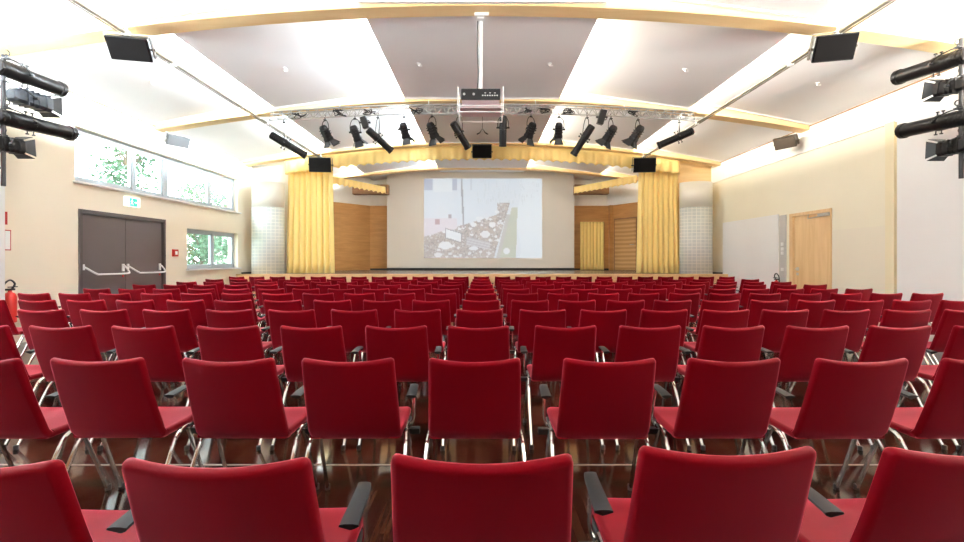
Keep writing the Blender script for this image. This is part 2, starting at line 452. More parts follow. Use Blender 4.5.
# ------------------------------------------------------------------ stage platform
st = empty('stage', (0, 12.9, 0)); tag(st, 'raised stage platform with light wooden front edge behind the last chair row', 'stage')
L0 = st.location.copy()
child(MB().box(-W + .01, W - .01, 12.92, 18.29, .0, .884), 'stage_base', 'woodh', st, L0)
child(MB().box(-W + .01, W - .01, 13.15, 18.29, .884, .904), 'stage_floor', 'stagefl', st, L0)
child(MB().box(-W + .01, W - .01, 12.9, 13.15, .884, .905), 'stage_nosing', 'woodh', st, L0)
t = MB().box(7.2, 7.39, 13.2, 13.84, .905, .95).build('baseboard_right', 'black'); struct(t)
t = MB().box(-7.39, -7.2, 13.2, 13.84, .905, .95).build('baseboard_left', 'black'); struct(t)
t = MB().box(-4.75, 5.38, 18.27, 18.3, .904, .97).build('baseboard_stage', 'black'); struct(t)

# ------------------------------------------------------------------ curtains
def curtain(name, label, cat, x0, x1, y, z0, z1, folds, amp, m='curtain', group=None, flare=0, zf=None, seed=0):
    rnd = random.Random(seed); n = folds * 10
    ph = [rnd.uniform(.55, 1.35) for _ in range(folds + 2)]
    rows = []; nz = 9
    for j in range(nz + 1):
        t = j / nz; row = []
        for i in range(n + 1):
            u = i / n; f = u * folds; a = amp * (ph[int(f)] * (1 - f % 1) + ph[int(f) + 1] * (f % 1)) * (.55 + .45 * (1 - t) + .0)
            x = x0 + (x1 - x0) * u
            x += (u - .5) * flare * (1 - t)
            x += .35 * amp * math.sin(2 * PI * f * 1 + 1.3)
            yy = y + a * math.sin(2 * PI * f) + .12 * amp * math.sin(2 * PI * f * 2.3 + j * .2)
            zz = z0 + (z1 - z0) * t
            if zf: zz += zf(x)
            row.append((x, yy, zz))
        rows.append(row)
    cx = (x0 + x1) / 2
    r = MB().grid(rows).build(name, m, smooth=True, loc=(cx, y, z0))
    sm = r.modifiers.new('thickness', 'SOLIDIFY'); sm.thickness = .006
    if label: tag(r, label, cat, group)
    return r
curtain('stage_curtain', 'gathered yellow stage curtain beside the left white column', 'curtain', -6.2, -4.78, 13.7, .912, 4.42, 8, .085, flare=.12, seed=1)
curtain('stage_curtain', 'gathered yellow stage curtain beside the right white column', 'curtain', 4.97, 6.2, 13.7, .912, 4.42, 8, .085, flare=.14, seed=2)
# valance with pleats, following the beam
def strip(name, label, pts, z1f, hgt, pleats, amp, m='valance', cat='valance'):
    """pleated strip along a plan polyline (two points)"""
    a, b = V(pts[0]), V(pts[1]); d = (b - a); L = d.length; d.normalize(); nrm = V((-d.y, d.x, 0))
    n = pleats * 8; rows = []
    for j in range(7):
        t = j / 6; row = []
        for i in range(n + 1):
            u = i / n; f = u * pleats
            p = a + d * (L * u)
            sq = math.sin(2 * PI * f); sq = math.copysign(abs(sq) ** .6, sq)
            p = p + nrm * (amp * sq * (.25 + .75 * t)) + d * (amp * .5 * math.sin(2 * PI * f + 1) * t)
            zt = z1f(p.x)
            p = V((p.x, p.y, zt - hgt * t - (.02 * math.sin(2 * PI * f) * t)))
            row.append(p)
        rows.append(row)
    mid = (a + b) / 2; mid.z = z1f(mid.x)
    r = MB().grid(rows).build(name, m, smooth=True, loc=mid)
    sm = r.modifiers.new('thickness', 'SOLIDIFY'); sm.thickness = .006
    tag(r, label, cat); return r
strip('stage_valance', 'long pleated yellow valance curving under the front beam', [(-6.2, 13.52, 0), (6.2, 13.52, 0)], lambda x: zb(x) - .01, .43, 46, .03)
strip('stage_pelmet', 'narrow yellow pelmet running back from the left curtain to the screen', [(-5.05, 14.0, 0), (-3.66, 16.3, 0)], lambda x: 4.10, .25, 12, .02)
strip('stage_pelmet', 'narrow yellow pelmet running back from the right curtain to the screen', [(5.05, 14.0, 0), (3.5, 16.3, 0)], lambda x: 4.10, .25, 12, .02)
curtain('niche_curtain', 'pale yellow curtain closing a niche in the back stage wall', 'curtain', 4.15, 5.15, 18.22, .915, 2.95, 7, .035, seed=5)

# ------------------------------------------------------------------ round columns
def drum(cx, label):
    r = empty('round_column', (cx, 13.45, .905)); tag(r, label, 'column', 'white half-round columns on the stage corners')
    for nm, z0, z1, m, rad in (('column_grid', 0, 2.05, 'grid', .50), ('column_top', 2.05, 2.83, 'drum', .50)):
        bm = bmesh.new(); uvl = bm.loops.layers.uv.new('UVMap')
        n = 36; A = [PI * (.98 + 1.04 * i / n) for i in range(n + 1)]
        lo = [bm.verts.new((rad * math.cos(a), .36 * math.sin(a) * 1.0, z0)) for a in A]
        hi = [bm.verts.new((rad * math.cos(a), .36 * math.sin(a) * 1.0, z1)) for a in A]
        for i in range(n):
            f = bm.faces.new((lo[i], lo[i + 1], hi[i + 1], hi[i]))
            uv = [(A[i] * .5, z0), (A[i + 1] * .5, z0), (A[i + 1] * .5, z1), (A[i] * .5, z1)]
            for l, q in zip(f.loops, uv): l[uvl].uv = q
            f.smooth = True
        bm.faces.new(lo[::-1]); bm.faces.new(hi)
        bm.faces.new((lo[0], hi[0], hi[-1], lo[-1]))
        me = bpy.data.meshes.new(nm); bm.to_mesh(me); bm.free(); me.materials.append(M[m])
        o = bpy.data.objects.new(nm, me); COL.objects.link(o); o.parent = r
drum(-6.68, 'white half-round gridded column left of the stage curtains')
drum(6.68, 'white half-round gridded column right of the stage curtains')

# ------------------------------------------------------------------ screen
sc_ = empty('projection_screen', (-.05, 17.8, .945)); tag(sc_, 'large white projection screen hanging at the back of the stage', 'projection screen')
L0 = sc_.location.copy()
child(MB().box(-3.93, 3.82, 17.8, 17.815, 1.0, 5.2), 'screen_sheet', 'screen', sc_, L0)
child(MB().box(-3.93, 3.82, 17.79, 17.83, .945, 1.0), 'bottom_bar', 'black', sc_, L0)
child(MB().box(-3.98, 3.87, 17.76, 17.9, 5.2, 5.32), 'screen_housing', 'white', sc_, L0)
# the projected picture: a coloured grid of a crowd seen from above
NX, NY = 150, 102
x0, x1, z0, z1 = -2.4, 2.48, 1.41, 4.70
rnd = random.Random(3)
def in_crowd(u, v):      # u right, v down, 0..1
    xe = .79 - .20 * v
    top = .62 - .45 * (u - .25) if u < .62 else .30
    return u < xe and v > max(.27, top) and not (u < .28 and v < .70 - .25 * u) or (v > .76 and u < .60)
def base(u, v):
    c = (.86, .91, .96)
    if u > .80 + .02 * math.sin(v * 9): c = (.89, .94, .98)
    if v < .15 and (u < .075 or .24 < u < .28): c = (.70, .74, .83)
    if v < .15 and .39 < u < .405: c = (.78, .82, .88)
    if v < .17 and .08 < u < .24: c = (.90, .94, .97)
    if u < .28 and .50 < v < .74 - .25 * u: c = (.88, .86, .91)
    if in_crowd(u, v): c = (.70, .67, .66)
    if v > .36 and .745 - .16 * (v - .36) < u < .80 - .02 * v: c = (.76, .79, .73)
    if v > .45 and .70 - .16 * (v - .45) < u < .745 - .16 * (v - .36): c = (.77, .77, .77)
    return c
PX = [[base((i + .5) / NX, (j + .5) / NY) for i in range(NX)] for j in range(NY)]
def paint(u, v, ru, rv, c, crowd_only=True):
    for j in range(max(0, int((v - rv) * NY)), min(NY, int((v + rv) * NY) + 1)):
        for i in range(max(0, int((u - ru) * NX)), min(NX, int((u + ru) * NX) + 1)):
            a, b = (i + .5) / NX, (j + .5) / NY
            if ((a - u) / ru) ** 2 + ((b - v) / rv) ** 2 < 1 and (not crowd_only or in_crowd(a, b)): PX[j][i] = c
TONE = [(.72, .68, .65), (.64, .61, .61), (.76, .73, .70), (.84, .85, .88), (.60, .57, .58), (.74, .68, .66), (.80, .78, .78)]
for _ in range(2600):
    u, v = rnd.uniform(0, .8), rnd.uniform(.25, 1)
    if in_crowd(u, v) and u < .72 - .16 * max(0, v - .4): paint(u, v, rnd.uniform(.004, .009), rnd.uniform(.006, .013), rnd.choice(TONE))
    elif in_crowd(u, v) and rnd.random() < .5: paint(u, v, .006, .01, rnd.choice([(.72, .76, .68), (.79, .81, .76), (.76, .79, .72)]))
for _ in range(60):
    u, v = rnd.uniform(.05, .68), rnd.uniform(.4, 1); paint(u, v, rnd.uniform(.010, .018), rnd.uniform(.012, .02), (.90, .93, .96))
for u, v, a, b in ((.18, .84, .055, .05), (.52, .70, .038, .045), (.42, .88, .04, .025), (.42, .58, .025, .028), (.58, .58, .028, .034), (.70, .91, .028, .04), (.12, .96, .035, .03), (.47, .50, .03, .02), (.62, .42, .02, .02)):
    paint(u, v, a, b, (.91, .94, .97), False)
for _ in range(160):
    u = rnd.uniform(.45, .98); paint(u, rnd.uniform(.02, .30), .004, rnd.uniform(.01, .04), rnd.choice([(.83, .88, .92), (.88, .92, .96)]), False)
for j in range(NY):
    for i in range(NX):
        u, v = (i + .5) / NX, (j + .5) / NY; c = None
        if v < .62 and abs(u - (.318 + .03 * v)) < .008: c = (.66, .67, .70)
        if .095 < u < .135 and .51 < v < .575: c = (.74, .58, .62)
        if .205 < u < .235 and .45 < v < .50: c = (.66, .63, .67)
        p, q = (u - .18) / .14, (v - .62 - (u - .18) * .45) / .13
        if 0 < p < 1 and 0 < q < 1: c = (.60, .60, .63) if (p < .07 or q < .1 or p > .93 or q > .9) else (.92, .95, .98)
        p, q = (u - .36) / .20, (v - .73 - (u - .36) * .35) / .10
        if 0 < p < 1 and 0 < q < 1: c = (.82, .83, .86) if int(q * 6) % 2 else (.74, .74, .77)
        if c: PX[j][i] = c
def picture(u, v): return PX[min(NY - 1, int(v * NY))][min(NX - 1, int(u * NX))]
bm = bmesh.new(); cl = bm.loops.layers.float_color.new('Col')
vs = [[bm.verts.new((x0 + (x1 - x0) * i / NX, 17.792, z1 + (z0 - z1) * j / NY)) for i in range(NX + 1)] for j in range(NY + 1)]
for j in range(NY):
    for i in range(NX):
        f = bm.faces.new((vs[j][i], vs[j + 1][i], vs[j + 1][i + 1], vs[j][i + 1]))
        c = picture((i + .5) / NX, (j + .5) / NY)
        lin = tuple(((x + .055) / 1.055) ** 2.4 for x in c)
        for l in f.loops: l[cl] = (*lin, 1)
bmesh.ops.translate(bm, verts=bm.verts, vec=-L0)
me = bpy.data.meshes.new('projected_picture'); bm.to_mesh(me); bm.free()
pm = bpy.data.materials.new('projected_light'); pm.use_nodes = True; nt = pm.node_tree; b = nt.nodes['Principled BSDF']
at = nt.nodes.new('ShaderNodeAttribute'); at.attribute_name = 'Col'
b.inputs['Base Color'].default_value = (.22, .22, .22, 1); b.inputs['Roughness'].default_value = .9
nt.links.new(at.outputs['Color'], b.inputs['Emission Color']); b.inputs['Emission Strength'].default_value = .36
PIC = b
me.materials.append(pm)
o = bpy.data.objects.new('projected_picture', me); COL.objects.link(o); o.parent = sc_
o['label'] = 'faint projected picture of a crowd seen from above'

# ------------------------------------------------------------------ rails
for s, nm in ((-1, 'left'), (1, 'right')):
    r = empty('ceiling_rail', (s * 4.95, 5, 4.485)); tag(r, 'long metal ceiling rail carrying loudspeakers, on the %s side of the hall' % ('window' if s < 0 else 'beech door'), 'rail', 'ceiling rails running towards the stage')
    L0 = r.location.copy()
    mb = MB(); mb.tube([(s * 4.95, -1, 4.485), (s * 4.95, 13.35, 4.485)], .026, 10); mb.tube([(s * 4.95 + s * .05, -1, 4.47), (s * 4.95 + s * .05, 13.35, 4.47)], .012, 6)
    child(mb, 'rail_tube', 'rail', r, L0, True)
    for y in (2.6, 5.98, 6.9, 9.9, 13.2):
        mb = MB().tube([(s * 4.95, y, 4.5), (s * 4.95, y, 4.84)], .012, 6); mb.box(s * 4.95 - .03, s * 4.95 + .03, y - .04, y + .04, 4.45, 4.52)
        child(mb, 'hanger_rod', 'white', r, L0)

# ------------------------------------------------------------------ speakers
def speaker(label, c, face, w, h, dep, body='black', grille='cloth', mount=None, group=None, mountmat='black'):
    """face: direction the grille looks"""
    r = empty('loudspeaker', c); tag(r, label, 'loudspeaker', group)
    f = V(face).normalized(); x = f.cross(V((0, 0, 1))).normalized(); z = x.cross(f)
    mb = MB()
    hw, hh = w / 2, h / 2
    P = lambda a, b, d_: x * a + z * b + f * d_
    k = .72
    mb.quadbox([P(-hw, -hh, 0), P(hw, -hh, 0), P(hw * k, -hh * .8, -dep), P(-hw * k, -hh * .8, -dep), P(-hw, hh, 0), P(hw, hh, 0), P(hw * k, hh * .9, -dep), P(-hw * k, hh * .9, -dep)])
    bmesh.ops.bevel(mb.bm, geom=mb.bm.edges[:], offset=.008, segments=2, affect='EDGES')
    cab = mb.build('cabinet', body, r, smooth=True)
    mb = MB().obox(P(0, 0, .006), x, f, z, hw * .95, .008, hh * .92)
    bmesh.ops.bevel(mb.bm, geom=mb.bm.edges[:], offset=.004, segments=1, affect='EDGES')
    mb.build('grille', grille, r)
    mb = MB()
    for s in (-1, 1):
        mb.obox(P(s * (hw + .012), .02, -dep * .35), x, f, z, .005, .03, hh * .9)
        mb.tube([P(s * (hw - .05), 0, -dep * .35), P(s * (hw + .04), 0, -dep * .35)], .018, 8)
    mb.obox(P(0, hh + .02, -dep * .35), x, f, z, hw + .016, .035, .006)
    if mount is not None:
        m_ = V(mount) - V(c)
        mb.tube([P(0, hh + .02, -dep * .35), m_], .014, 6)
    mb.build('mounting_bracket', mountmat, r)
    return r
speaker('black loudspeaker hanging from the window-side rail near the camera', (-4.93, 6.0, 4.27), (.22, -1, -.75), .52, .31, .24, mount=(-4.95, 6.08, 4.46), mountmat='steel', group='loudspeakers hung on the rails')
speaker('black loudspeaker hanging from the door-side rail near the camera', (4.93, 6.0, 4.29), (-.22, -1, -.5), .52, .35, .24, body='black', mount=(4.95, 6.08, 4.46), mountmat='rail', group='loudspeakers hung on the rails')
speaker('black loudspeaker at the stage end of the window-side rail', (-4.90, 13.0, 4.21), (.12, -1, -.2), .66, .44, .3, mount=(-4.95, 13.3, 4.47), group='loudspeakers hung on the rails')
speaker('black loudspeaker at the stage end of the door-side rail', (4.92, 13.0, 4.20), (-.12, -1, -.2), .66, .44, .3, mount=(4.95, 13.3, 4.47), group='loudspeakers hung on the rails')
speaker('black loudspeaker hanging in the middle of the yellow valance', (.0, 13.0, 4.61), (0, -1, -.15), .58, .40, .3, mount=(0, 13.35, 4.93))
speaker('small grey loudspeaker on the wall above the strip window', (-6.95, 9.85, 4.04), (.9, -.55, -.5), .46, .24, .24, body='spk', grille='spk', mount=(-7.38, 10.05, 4.1), mountmat='grey')
speaker('small brown loudspeaker on the wall above the beech door', (7.0, 9.95, 4.02), (-.9, -.5, -.5), .46, .24, .24, body='spkb', grille='spkb', mount=(7.38, 10.1, 4.1), mountmat='spkb')

# ------------------------------------------------------------------ truss
YT = 9.58
tr_ = empty('lighting_truss', (0, YT, 4.6)); tag(tr_, 'slim curved silver lighting truss hung across the hall below the beam', 'truss')
L0 = tr_.location.copy()
zt = lambda x: 4.60 - .0075 * x * x
XS = [-4.75 + 9.5 * i / 48 for i in range(49)]
for nm, dy, dz in (('lower_chord', 0, 0), ('upper_chord', -.09, .17), ('upper_chord', .09, .17)):
    child(MB().tube([(x, YT + dy, zt(x) + dz) for x in XS], .017, 6), nm, 'truss', tr_, L0, True)
lc = MB()
for i, (a, b) in enumerate(zip(XS, XS[1:])):
    m_ = (a + b) / 2
    for dy in (-.09, .09):
        lc.tube([(a, YT, zt(a)), (m_, YT + dy, zt(m_) + .17)], .008, 5); lc.tube([(m_, YT + dy, zt(m_) + .17), (b, YT, zt(b))], .008, 5)
    lc.tube([(m_, YT - .09, zt(m_) + .17), (m_, YT + .09, zt(m_) + .17)], .008, 5)
child(lc, 'truss_lacing', 'truss', tr_, L0)
for x in (-4.7, 4.7):
    child(MB().box(x - .28, x + .28, YT - .02, YT + .02, zt(x) + .04, zt(x) + .08), 'end_clamp', 'steel', tr_, L0)
for x in (-3.2, -1.2, 1.2, 3.2):
    child(MB().tube([(x, YT, zt(x) + .15), (x, YT + .12, zb(x) + .02)], .01, 6), 'truss_hanger', 'white', tr_, L0)
rnd = random.Random(11)
for x in (-4.05, -3.15, -2.5, -1.45, 1.35, 1.9, 3.3, .95):
    cb = MB(); prev_ = V((x, YT - .06, zt(x) + .05)); pts_ = []
    for q in range(3):
        pts = [(x + rnd.uniform(-.16, .16), YT - .06 + rnd.uniform(-.06, .02), zt(x) + rnd.uniform(-.02, .12)) for _ in range(5)]
        pts_ += pts
    cb.tube(smoothpts(pts_, 3), .010, 5)
    child(cb, 'cable_loop', 'black', tr_, L0)
for x in (-3.9, -2.6, -.9, .8, 2.3, 3.6):
    cb = MB(); cb.tube(smoothpts([(x - .45, YT - .08, zt(x) + .1), (x, YT - .1, zt(x) - .08), (x + .45, YT - .08, zt(x) + .1)], 5), .004, 4)
    child(cb, 'hanging_wire', 'grey', tr_, L0)

# ------------------------------------------------------------------ spotlights
def hookclamp(mb, p):
    p = V(p)
    pts = [p + V((0, .0 + .035 * math.sin(a), .02 + .035 * math.cos(a))) for a in [PI * k / 6 for k in range(-1, 8)]]
    mb.tube(pts, .008, 5); mb.tube([p + V((0, 0, -.06)), p + V((0, 0, -.01))], .012, 6); mb.box(p.x - .03, p.x + .03, p.y - .03, p.y + .03, p.z - .065, p.z - .05)
def frame_of(d):
    d = V(d).normalized(); a = V((0, 0, 1)) if abs(d.z) < .85 else V((0, 1, 0))
    u = d.cross(a).normalized(); w = u.cross(d).normalized(); return d, u, w
def yoke(mb, clamp, c, u, r):
    """flat-bar yoke from clamp point round the body at c, pivots along horizontal axis u"""
    clamp, c = V(clamp), V(c)
    u = V((u.x, u.y, 0)).normalized() if V((u.x, u.y, 0)).length > .2 else V((1, 0, 0))
    top = clamp + V((0, 0, -.07))
    for s in (-1, 1):
        mb.tube(smoothpts([top, top + u * (s * r * .8) + V((0, 0, -.02)), c + u * (s * (r + .03)) + (top - c) * .5, c + u * (s * (r + .025))], 3), .009, 5)
        mb.tube([c + u * (s * (r - .01)), c + u * (s * (r + .055))], .02, 7)
def profile_lamp(label, clamp, back, front, r=.085, group='profile spotlights on the lighting truss', m='lamp', fat=.93):
    clamp, back, front = V(clamp), V(back), V(front)
    rt = empty('profile_spotlight', clamp); tag(rt, label, 'spotlight', group)
    d, u, w = frame_of(front - back); L = (front - back).length; b0 = back - clamp
    body = MB().lathe(b0, d, [(0, r * .75), (.02, r), (L * .30, r * 1.05), (L * .42, r * 1.12), (L * .44, r * .92)], 14)
    for k in range(5): body.lathe(b0 + d * (L * (.05 + .05 * k)), d, [(0, r * 1.07), (.008, r * 1.07)], 12)
    body.build('lamp_body', m, rt, smooth=True)
    lb = MB().lathe(b0 + d * (L * .43), d, [(0, r * fat), (L * .50, r * fat), (L * .505, r * (fat + .12)), (L * .57, r * (fat + .12))], 14)
    for s in (-1, 1): lb.obox(b0 + d * (L * .68) + u * (s * r * .86), u, d, w, .008, L * .24, .012)
    lb.build('lens_barrel', m, rt, smooth=True)
    for s in (-1, 1):
        for k, f in enumerate((.38, .46)):
            q = b0 + d * (L * f); lk = MB(); lk.tube([q + w * (s * r), q + w * (s * (r + .05))], .008, 5); lk.lathe(q + w * (s * (r + .045)), w * s, [(0, .02), (.015, .02)], 8); lk.build('shutter_knob', 'black', rt)
    yk = MB(); hookclamp(yk, (0, 0, 0)); yoke(yk, (0, 0, 0), b0 + d * (L * .38), u, r * 1.1); yk.build('yoke', 'black', rt, smooth=True)
    return rt
def flap(o, d, s, t, w0, w1, L, ang):
    """barn door: hinge at o, hinge axis t, opens outwards s"""
    e = d * math.cos(ang) + s * math.sin(ang)
    n = t.cross(e).normalized() * .005
    return MB().prism([o - t * w0, o + t * w0, o + e * L + t * w1, o + e * L - t * w1], n)
def fresnel_lamp(label, clamp, back, front, r=.10, door=.16, group='fresnel spotlights with barn doors on the lighting truss', m='lamp', opening=.6):
    clamp, back, front = V(clamp), V(back), V(front)
    rt = empty('fresnel_spotlight', clamp); tag(rt, label, 'spotlight', group)
    d, u, w = frame_of(front - back); L = (front - back).length; b0 = back - clamp
    mb = MB()
    def ring(t, a, b, c=.35):   # chamfered box section
        p = b0 + d * t; k = c
        return [p + u * (x * a) + w * (y * b) for x, y in ((-1 + k, -1), (1 - k, -1), (1, -1 + k), (1, 1 - k), (1 - k, 1), (-1 + k, 1), (-1, 1 - k), (-1, -1 + k))]
    secs = [(0, .55, .5), (.03, .8, .78), (L * .2, .9, .9), (L * .8, .95, .98), (L * .82, 1.06, 1.06), (L, 1.06, 1.06)]
    vs_ = [[mb.bm.verts.new(q) for q in ring(t, a * r, b * r)] for t, a, b in secs]
    for a, b in zip(vs_, vs_[1:]):
        for k in range(8): mb.bm.faces.new((a[k], a[(k + 1) % 8], b[(k + 1) % 8], b[k]))
    mb.bm.faces.new(vs_[0]); mb.bm.faces.new(vs_[-1][::-1])
    for k in range(3): mb.obox(b0 + d * (L * (.28 + .16 * k)), u, w, d, r * 1.0, r * 1.0, .006)
    mb.build('lamp_body', m, rt)
    o = b0 + d * L
    for s, t, a in ((u, w, opening), (-u, w, opening), (w, u, opening + .1), (-w, u, opening + .1)):
        flap(o + s * r * 1.0, d, s, t, r * .8, r * 1.25, door, a).build('barn_door', 'black', rt)
    yk = MB(); hookclamp(yk, (0, 0, 0)); yoke(yk, (0, 0, 0), b0 + d * (L * .45), u, r); yk.build('yoke', 'black', rt, smooth=True)
    return rt
S = 430 / 9.55
def P3(px, py, D=9.55): return V(((px - 482) * D / 430, D, H + (260 - py) * D / 430))
def tc(px): x = (px - 482) * YT / 430; return V((x, YT, zt(x) - .005))
def prof(label, cpx, a, b, dy=.25, r=.082):
    A, B = P3(*a), P3(*b); A.y = YT - dy / 2; B.y = YT + dy / 2
    c = tc(cpx); return profile_lamp(label, c, A, B, r)
prof('long black spotlight at the window-side end of the truss', 284, (273, 136), (303, 154), .3)
prof('long black spotlight tilted down, between two barn-door lamps on the window side of the projector', 378, (369, 131), (390, 149), .3)
prof('long black spotlight immediately on the window side of the projector', 459, (453, 124), (468, 146), .3)
prof('upright black spotlight immediately on the door side of the projector', 503, (503, 117), (503, 145), .22)
prof('long black spotlight tilted towards the projector, on the door side of the truss', 587, (591, 127), (575, 153), .3)
prof('long black spotlight at the door-side end of the truss', 679, (691, 132), (661, 144), .3)
fl_ = [(325, 'outermost barn-door lamp on the window side of the truss', .04), (355, 'second barn-door lamp from the window-side end of the truss', .03),
       (404, 'third barn-door lamp from the window-side end of the truss', .02), (432, 'barn-door lamp nearest the projector on its window side', .04),
       (531, 'barn-door lamp nearest the projector on its door side', -.04), (559, 'third barn-door lamp from the door-side end of the truss', 0),
       (611, 'second barn-door lamp from the door-side end of the truss', -.06), (638, 'outermost barn-door lamp on the door side of the truss', -.06)]
for px, lb, dx in fl_:
    off = 0 if px not in (404, 432, 531, 559) else -3
    A, B = P3(px - dx * 60, 126 + off), P3(px + dx * 60, 139 + off); A.y = YT - .06; B.y = YT + .10
    fresnel_lamp('black ' + lb, tc(px), A, B, .085, .15)
def small(label, px, py0, py1, tilt):
    c = tc(px); rt = empty('small_floodlight', c); tag(rt, label, 'floodlight', 'small floodlights on the truss')
    a, b = P3(px, py0) - c, P3(px + tilt, py1) - c; a.y = -.1; b.y = -.08
    d, u, w = frame_of(b - a)
    mb = MB().obox((a + b) / 2, d, u, w, (b - a).length / 2, .07, .06); bmesh.ops.bevel(mb.bm, geom=mb.bm.edges[:], offset=.012, segments=1, affect='EDGES')
    mb.build('lamp_body', 'lamp', rt)
    yk = MB(); hookclamp(yk, (0, 0, 0)); yoke(yk, (0, 0, 0), (a + b) / 2, u, .07); yk.build('yoke', 'black', rt)
small('small black floodlight beside the second barn-door lamp on the window side', 364, 118, 129, 3)
small('small black floodlight above the door-side barn-door lamps', 603, 111, 125, -4)
# hanging pair of microphones
mk = empty('hanging_microphone', (0.01, YT, 4.59)); tag(mk, 'tiny forked pair of black microphones hanging below the projector', 'microphone')
MB().tube([(0, 0, 0), (0, 0, -.36)], .006, 5).build('microphone_cable', 'black', mk)
for s in (-1, 1): MB().tube([(0, 0, -.33), (s * .06, -.02, -.43), (s * .12, -.04, -.47)], [.006, .014, .016], 6).build('microphone_capsule', 'black', mk)

# side lamp poles
def pole(x, y, z0, z1, lab):
    s = 1 if x > 0 else -1
    r = empty('lamp_pole', (x, y, z0)); tag(r, lab, 'lamp pole')
    MB().tube([(0, 0, 0), (0, 0, z1 - z0)], .026, 10).build('pole', 'black', r, smooth=True)
    for z in (.25, z1 - z0 - .15):
        mb = MB().tube([(0, 0, z), (s * (7.2 - abs(x)), 0, z)], .018, 8); mb.box(s * (7.2 - abs(x)) - .01, s * (7.2 - abs(x)) + .01, -.08, .08, z - .08, z + .08)
        mb.build('wall_bracket', 'black', r)
    cb = MB().tube(smoothpts([(0, -.03, 1.4), (-.06, -.06, 1.0), (.05, -.06, .7), (-.03, -.05, .3)], 5), .007, 5); cb.build('cable', 'black', r, smooth=True)
pole(-6.6, 5.93, 2.35, 4.16, 'black pole bracketed to the window-side wall, holding four spotlights')
pole(6.52, 5.85, 2.44, 4.35, 'black pole bracketed to the door-side wall, holding four spotlights')
GL, GR = 'spotlights on the window-side wall pole', 'spotlights on the door-side wall pole'
def sidep(label, x, y, zb_, yf, zf_, g, xo):
    xx = x - math.copysign(xo, x)
    return profile_lamp(label, (x - math.copysign(.05, x), y, zb_ + .20), (xx, y - .12, zb_), (xx, yf, zf_), .105, g, fat=.98)
sidep('topmost long spotlight on the window-side wall pole', -6.6, 5.93, 3.97, 6.75, 4.0, GL, 0)
sidep('lower long spotlight on the window-side wall pole', -6.6, 5.93, 3.29, 6.92, 3.36, GL, 0)
sidep('topmost long spotlight on the door-side wall pole', 6.52, 5.85, 4.08, 6.75, 4.19, GR, 0)
sidep('lower long spotlight on the door-side wall pole', 6.52, 5.85, 3.25, 6.68, 3.33, GR, 0)
def sidef(label, x, y, z, yb, yf, dz, g, m='lamp', r=.10, xo=.0):
    return fresnel_lamp(label, (x, y, z + .2), (x - math.copysign(xo, x), yb, z), (x - math.copysign(xo, x), yf, z + dz), r, .11, g, m, .4)
sidef('shiny blue-grey barn-door spotlight on the window-side wall pole', -6.6, 5.93, 3.66, 6.02, 6.5, .02, GL, 'lampgrey', .115, .0)
sidef('lowest, short barn-door spotlight on the window-side wall pole', -6.6, 5.93, 2.91, 5.75, 6.12, .03, GL)
sidef('upper short barn-door spotlight on the door-side wall pole', 6.52, 5.85, 3.70, 5.75, 6.12, .06, GR)
sidef('lowest short barn-door spotlight on the door-side wall pole', 6.52, 5.85, 2.88, 5.72, 6.08, .02, GR)

# ------------------------------------------------------------------ projector
pj = empty('projector', (-.02, 6.28, 3.67)); tag(pj, 'black and white projector hanging on a white ceiling pole', 'projector')
mb = MB().box(-.28, .28, 0, .38, 0, .15); bmesh.ops.bevel(mb.bm, geom=mb.bm.edges[:], offset=.01, segments=2, affect='EDGES'); mb.build('projector_case', 'pink', pj)
bp = MB().box(-.285, .285, -.015, .0, -.005, .155).build('rear_panel', 'black', pj)
mb = MB()
for x in (-.24, -.1): mb.lathe((x, -.02, .075), (0, -1, 0), [(0, .018), (.008, .018)], 10)
mb.build('fan_vent', 'grey', bp)
mb = MB()
for k in range(7):
    mb.box(.02 + .035 * k, .042 + .035 * k, -.02, -.015, .05, .065)
    if k % 2: mb.box(.02 + .035 * k, .045 + .035 * k, -.02, -.015, .09, .098)
mb.build('socket', 'plate', bp)
MB().box(-.11, -.095, -.02, -.015, .06, .08).build('indicator_light', 'redp', bp)
MB().tube([(0, .12, .16), (0, .12, 1.26)], .03, 12).build('ceiling_pole', 'white', pj, smooth=True)
mb = MB().box(-.05, .05, .02, .22, 1.2, 1.26); mb.tube([(-.09, -.02, 1.24), (.12, -.02, 1.24)], .025, 8); mb.build('beam_clamp', 'white', pj)
MB().tube(smoothpts([(-.045, .09, 1.2), (-.05, .09, .8), (-.035, .09, .4), (-.05, .05, .18)], 5), .006, 5).build('cable', 'black', pj, smooth=True)
cg = MB(); q = .008
for x in (-.33, .33):
    for y in (-.04, .42): cg.tube([(x, y, -.19), (x, y, .17)], q, 6)
    for z in (-.19, -.10): cg.tube([(x, -.04, z), (x, .42, z)], q, 6)
for y in (-.04, .42):
    for z in (-.10, -.19): cg.tube([(-.33, y, z), (.33, y, z)], q, 6)
for x in (-.33, .33): cg.tube([(x, .3, .17), (x * .1, .12, .2)], q, 6)
for x in (-.33, .33): cg.tube([(x, -.04, .17), (x, .42, .17)], q, 6)
cg.build('carrier_frame', 'white', pj)
MB().box(-.30, .30, .0, .40, -.115, -.10).build('carrier_shelf', 'pink', pj)

